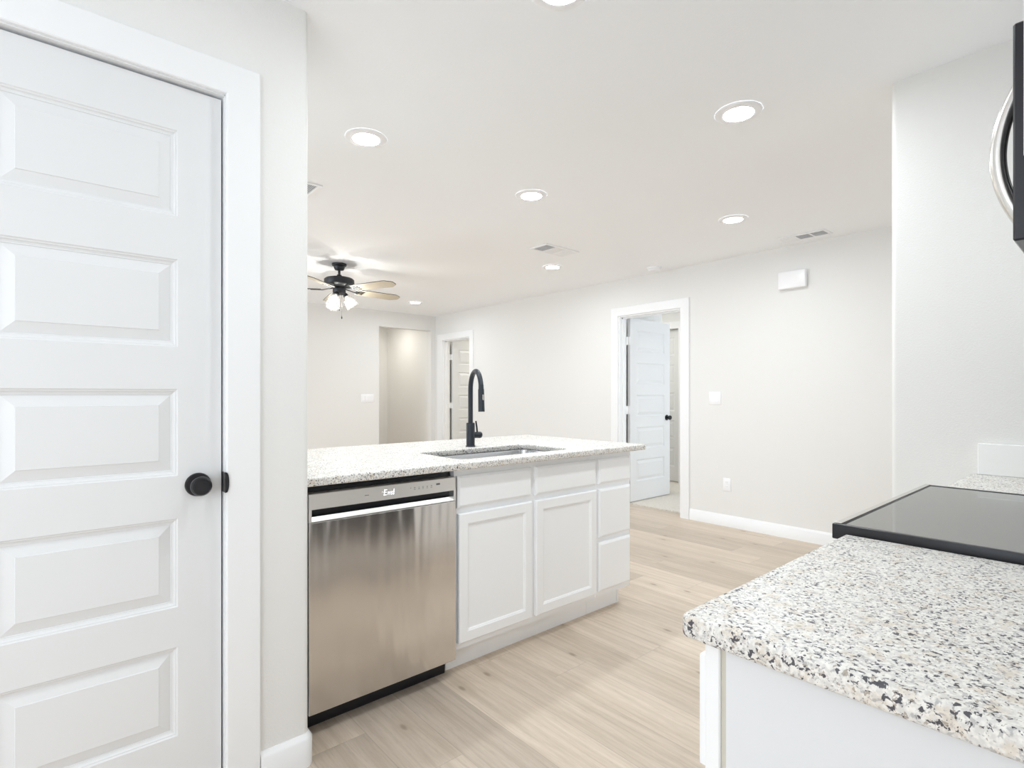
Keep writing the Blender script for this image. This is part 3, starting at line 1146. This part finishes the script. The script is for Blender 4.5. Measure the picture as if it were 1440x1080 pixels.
# two more of the same grid that the camera cannot see still light the rooms
for (x, y), lab in [((-1.9, 1.15), 'recessed downlight over the dining corner'), ((-0.6, 5.2), 'recessed downlight over the living room'),
                    ((0.5, 6.6), 'recessed downlight near the north wall')]:
    c = copy_tree(src)
    c.location = (x, y, CH)
    c['label'] = lab
# hall and bedroom lamps (out of sight), plus fill added for the inner door
for nm, loc, wt in (('hall_lamp', (4.15, 8.15, 2.40), 7.0), ('bedroom_lamp', (5.6, 2.2, 2.38), 1.0), ('second_bedroom_lamp', (5.9, 6.2, 2.38), 14.0), ('inner_door_fill', (5.55, 4.35, 2.38), 9.0)):
    d = bpy.data.lights.new(nm, 'AREA')
    d.shape = 'DISK'
    d.size = 0.16
    d.energy = wt * W['hall' if nm == 'hall_lamp' else 'bed2' if nm == 'second_bedroom_lamp' else 'bed']
    d.color = (0.97, 0.94, 0.86)
    o = bpy.data.objects.new(nm, d)
    o.location = loc
    C.objects.link(o)

# ------------------------------------------------------------------ vents, detector
def vent(name, label, cx, cy, lx, ly, cells, axis):
    """ceiling register; cells: tilt in degrees and pitch direction per cell along axis."""
    th = thing(name, label, 'vent', (cx, cy, CH))
    b = MB()
    x0, x1, y0, y1 = cx - lx / 2, cx + lx / 2, cy - ly / 2, cy + ly / 2
    f = 0.022
    z0, z1 = CH - 0.008, CH - 0.0005
    b.box(x0, x1, y0, y0 + f, z0, z1, 0.002, 1).box(x0, x1, y1 - f, y1, z0, z1, 0.002, 1)
    b.box(x0, x0 + f, y0 + f, y1 - f, z0, z1, 0.002, 1).box(x1 - f, x1, y0 + f, y1 - f, z0, z1, 0.002, 1)
    n = len(cells)
    g = 0.012
    if axis == 'x':
        W = (lx - 2 * f - g * (n - 1)) / n
        cellb = [(x0 + f + i * (W + g), x0 + f + i * (W + g) + W, y0 + f, y1 - f) for i in range(n)]
        for i in range(n - 1):
            xa = cellb[i][1]
            b.box(xa, xa + g, y0 + f, y1 - f, z0 + 0.001, z1)
    else:
        W = (ly - 2 * f - g * (n - 1)) / n
        cellb = [(x0 + f, x1 - f, y0 + f + i * (W + g), y0 + f + i * (W + g) + W) for i in range(n)]
        for i in range(n - 1):
            ya = cellb[i][3]
            b.box(x0 + f, x1 - f, ya, ya + g, z0 + 0.001, z1)
    b.build('frame', 'vent_white', th)
    MB().box(x0 + f, x1 - f, y0 + f, y1 - f, CH - 0.0012, CH - 0.0006).build('duct', 'duct_grey', th)
    for (xa, xb, ya, yb), (run, ang) in zip(cellb, cells):
        s = MB()
        if run == 'x':      # slats run along x, stacked along y
            m = max(3, int((yb - ya) / 0.011))
            for k in range(m):
                yy = ya + (k + 0.5) * (yb - ya) / m
                s.M = Matrix.Translation(((xa + xb) / 2, yy, CH - 0.005)) @ Matrix.Rotation(R(ang), 4, 'X')
                s.box(-(xb - xa) / 2, (xb - xa) / 2, -0.0042, 0.0042, -0.0004, 0.0004)
        else:
            m = max(3, int((xb - xa) / 0.011))
            for k in range(m):
                xx = xa + (k + 0.5) * (xb - xa) / m
                s.M = Matrix.Translation((xx, (ya + yb) / 2, CH - 0.005)) @ Matrix.Rotation(R(ang), 4, 'Y')
                s.box(-0.0042, 0.0042, -(yb - ya) / 2, (yb - ya) / 2, -0.0004, 0.0004)
        s.build('louvers', 'vent_white', th)
    return th


vent('ceiling_vent', 'white rectangular ceiling vent with one darker grille cell, between the two small downlights', 3.315, 3.263, 0.40, 0.205, [('y', -38), ('x', -30), ('y', 32)], 'x')
vent('ceiling_vent', 'long three-cell ceiling vent close to the east wall above the chime box', 4.49, 1.695, 0.165, 0.35, [('y', -34), ('y', -30), ('y', 32)], 'y')
vent('ceiling_vent', 'white ceiling vent with slanted slats peeking out past the pantry wall', 1.075, 3.275, 0.36, 0.235, [('y', -34)], 'x')

sd = thing('smoke_detector', 'round white smoke detector on the ceiling above the bedroom door', 'smoke detector', (4.50, 3.075, CH))
MB(Matrix.Translation((4.50, 3.075, CH))).lathe([(0.068, -0.0005), (0.068, -0.012), (0.064, -0.014)], 36).build('base', 'white_plastic', sd, smooth=True)
MB(Matrix.Translation((4.50, 3.075, CH))).lathe([(0.058, -0.0145), (0.060, -0.030), (0.052, -0.038), (0.020, -0.041), (0.001, -0.041)], 36).build('cover', 'white_plastic', sd, smooth=True)

# ------------------------------------------------------------------ wall fittings
ch = thing('door_chime', 'white boxy door chime high on the east wall', 'door chime', (XW, 1.86, 2.15))
MB().box(XW - 0.012, XW - 0.0005, 1.765, 1.955, 2.088, 2.212).build('back_plate', 'white_plastic', ch)
MB().box(XW - 0.052, XW - 0.0125, 1.752, 1.968, 2.078, 2.222, 0.008, 3).build('cover', 'white_plastic', ch, smooth=True)


def plate_e(name, label, cat, yc, zc, wy, hz, gangs, outlet=False):
    th = thing(name, label, cat, (XW, yc, zc))
    MB().box(XW - 0.006, XW - 0.0005, yc - wy / 2, yc + wy / 2, zc - hz / 2, zc + hz / 2, 0.003, 2).build('plate', 'white_plastic', th, smooth=True)
    for i in range(gangs):
        y = yc + (i - (gangs - 1) / 2) * 0.046
        if outlet:
            for dz_ in (-0.020, 0.020):
                u = MB().box(XW - 0.0085, XW - 0.0062, y - 0.0165, y + 0.0165, zc + dz_ - 0.014, zc + dz_ + 0.014, 0.0008, 1).build('socket', 'white_plastic', th)
                s = MB()
                for e in (-0.006, 0.006):
                    s.box(XW - 0.0088, XW - 0.0086, y + e - 0.0012, y + e + 0.0012, zc + dz_ - 0.002, zc + dz_ + 0.006)
                s.build('slot', 'duct_grey', u)
        else:
            MB().box(XW - 0.0095, XW - 0.0062, y - 0.0165, y + 0.0165, zc - 0.033, zc + 0.033, 0.0015, 1).build('rocker', 'white_plastic', th)


plate_e('light_switch', 'white two-gang light switch on the east wall beside the bedroom door', 'light switch', 2.558, 1.168, 0.118, 0.118, 2)
plate_e('wall_outlet', 'white duplex outlet low on the east wall near the baseboard', 'outlet', 2.441, 0.381, 0.075, 0.118, 1, True)
th = thing('light_switch', 'wide white multi-gang light switch on the north wall beside the hall opening', 'light switch', (3.55, YN, 1.148))
MB().box(3.448, 3.652, YN - 0.006, YN - 0.0005, 1.088, 1.208, 0.003, 2).build('plate', 'white_plastic', th, smooth=True)
for i in range(4):
    x = 3.55 + (i - 1.5) * 0.046
    MB().box(x - 0.0165, x + 0.0165, YN - 0.0095, YN - 0.0062, 1.115, 1.181, 0.0015, 1).build('rocker', 'white_plastic', th)

# ------------------------------------------------------------------ ceiling fan
FX, FYY = 2.123, 4.948
fan = thing('ceiling_fan', 'black five-blade ceiling fan with pale wood blades and glass light shades', 'ceiling fan', (FX, FYY, CH))
T = Matrix.Translation((FX, FYY, 0))
MB(T).lathe([(0.066, 2.4395), (0.068, 2.432), (0.066, 2.421), (0.052, 2.412), (0.046, 2.392), (0.040, 2.381), (0.014, 2.378)], 36).build('canopy', 'fan_metal', fan, smooth=True)
MB(T).lathe([(0.012, 2.379), (0.012, 2.337), (0.021, 2.335), (0.023, 2.325), (0.019, 2.314), (0.025, 2.309)], 24).build('downrod', 'fan_metal', fan, smooth=True)
MB(T).lathe([(0.030, 2.312), (0.090, 2.309), (0.124, 2.300), (0.137, 2.288), (0.139, 2.248), (0.132, 2.236), (0.105, 2.224), (0.075, 2.214), (0.050, 2.212)], 44).build('motor_housing', 'fan_metal', fan, smooth=True)
MB(T).lathe([(0.052, 2.211), (0.058, 2.205), (0.060, 2.170), (0.052, 2.155), (0.040, 2.148), (0.012, 2.146)], 32).build('light_kit', 'fan_metal', fan, smooth=True)
rt = Vector((math.cos(-YAW), math.sin(-YAW), 0))
base_ang = math.degrees(math.atan2(rt.y, rt.x))
ZB = 2.196


def blade_outline():
    up = [(0.175, 0.046), (0.20, 0.056), (0.30, 0.061), (0.45, 0.066), (0.57, 0.069), (0.595, 0.067), (0.652, 0.034), (0.66, 0.022)]
    return up + [(x, -y) for x, y in up[::-1]]


for i in range(5):
    a = base_ang + (-27 + 72 * i)
    Mb = T @ Matrix.Rotation(R(a), 4, 'Z') @ Matrix.Translation((0, 0, ZB)) @ Matrix.Rotation(R(-13), 4, 'X')
    b = MB(Mb)
    b.prism(blade_outline(), -0.003, 0.003)
    bl = b.build('blade', 'blade_wood', fan)
    bl.data.materials.append(M['blade_top'])
    for f in bl.data.polygons:
        if f.normal.z > -0.5:
            f.material_index = 1
    b = MB(T @ Matrix.Rotation(R(a), 4, 'Z') @ Matrix.Translation((0, 0, ZB)))
    b.tube([(0.055, 0, 0.012), (0.10, 0, 0.004), (0.15, 0, -0.006), (0.19, 0, -0.008)], [0.010, 0.011, 0.010, 0.008], 10, flat=0.5)
    b.M = Mb
    for yy in (-0.028, 0, 0.028):
        b.tube([(0.165, yy * 0.3, -0.0065), (0.20, yy, -0.0065), (0.255, yy, -0.0065)], [0.008, 0.0075, 0.006], 8, flat=0.45)
    b.build('blade_arm', 'fan_metal', fan, smooth=True)
for i in range(3):
    a = base_ang + 20 + 120 * i
    Ms = T @ Matrix.Rotation(R(a), 4, 'Z') @ Matrix.Translation((0.048, 0, 2.158)) @ Matrix.Rotation(R(180 - 33), 4, 'Y')
    MB(Ms).lathe([(0.010, -0.015), (0.016, 0.0), (0.023, 0.010), (0.024, 0.026), (0.018, 0.028)], 24).build('lamp_holder', 'fan_metal', fan, smooth=True)
    sh_ = MB(Ms).lathe([(0.024, 0.020), (0.029, 0.030), (0.040, 0.048), (0.048, 0.072), (0.054, 0.105), (0.058, 0.140), (0.060, 0.148), (0.058, 0.148),
                        (0.056, 0.140), (0.052, 0.105), (0.046, 0.073), (0.038, 0.050)], 64, cap=False, ribs=14, amp=0.05).build('glass_shade', 'shade_glass', fan, smooth=True)
    MB(Ms).lathe([(0.010, 0.027), (0.012, 0.038), (0.020, 0.055), (0.0235, 0.072), (0.020, 0.088), (0.010, 0.096), (0.001, 0.098)], 20).build('bulb', 'bulb_light', fan, smooth=True)
    pl = bpy.data.lights.new('fan_bulb', 'POINT')
    pl.energy = L_BULB
    pl.shadow_soft_size = 0.014
    pl.color = (0.97, 0.97, 0.93)
    po = bpy.data.objects.new('fan_bulb', pl)
    po.location = Ms @ Vector((0, 0, 0.115))
    C.objects.link(po)
for dx, dy, zb in ((-0.012, -0.03, 1.99), (0.012, -0.03, 1.915)):
    b = MB(Matrix.Translation((FX + dx, FYY + dy, 0)))
    b.tube([(0, 0, 2.149), (0, 0, zb + 0.03)], 0.0012, 6)
    b.lathe([(0.001, zb), (0.0055, zb + 0.004), (0.006, zb + 0.014), (0.002, zb + 0.032)], 12)
    b.build('pull_chain', 'fan_metal', fan, smooth=True)
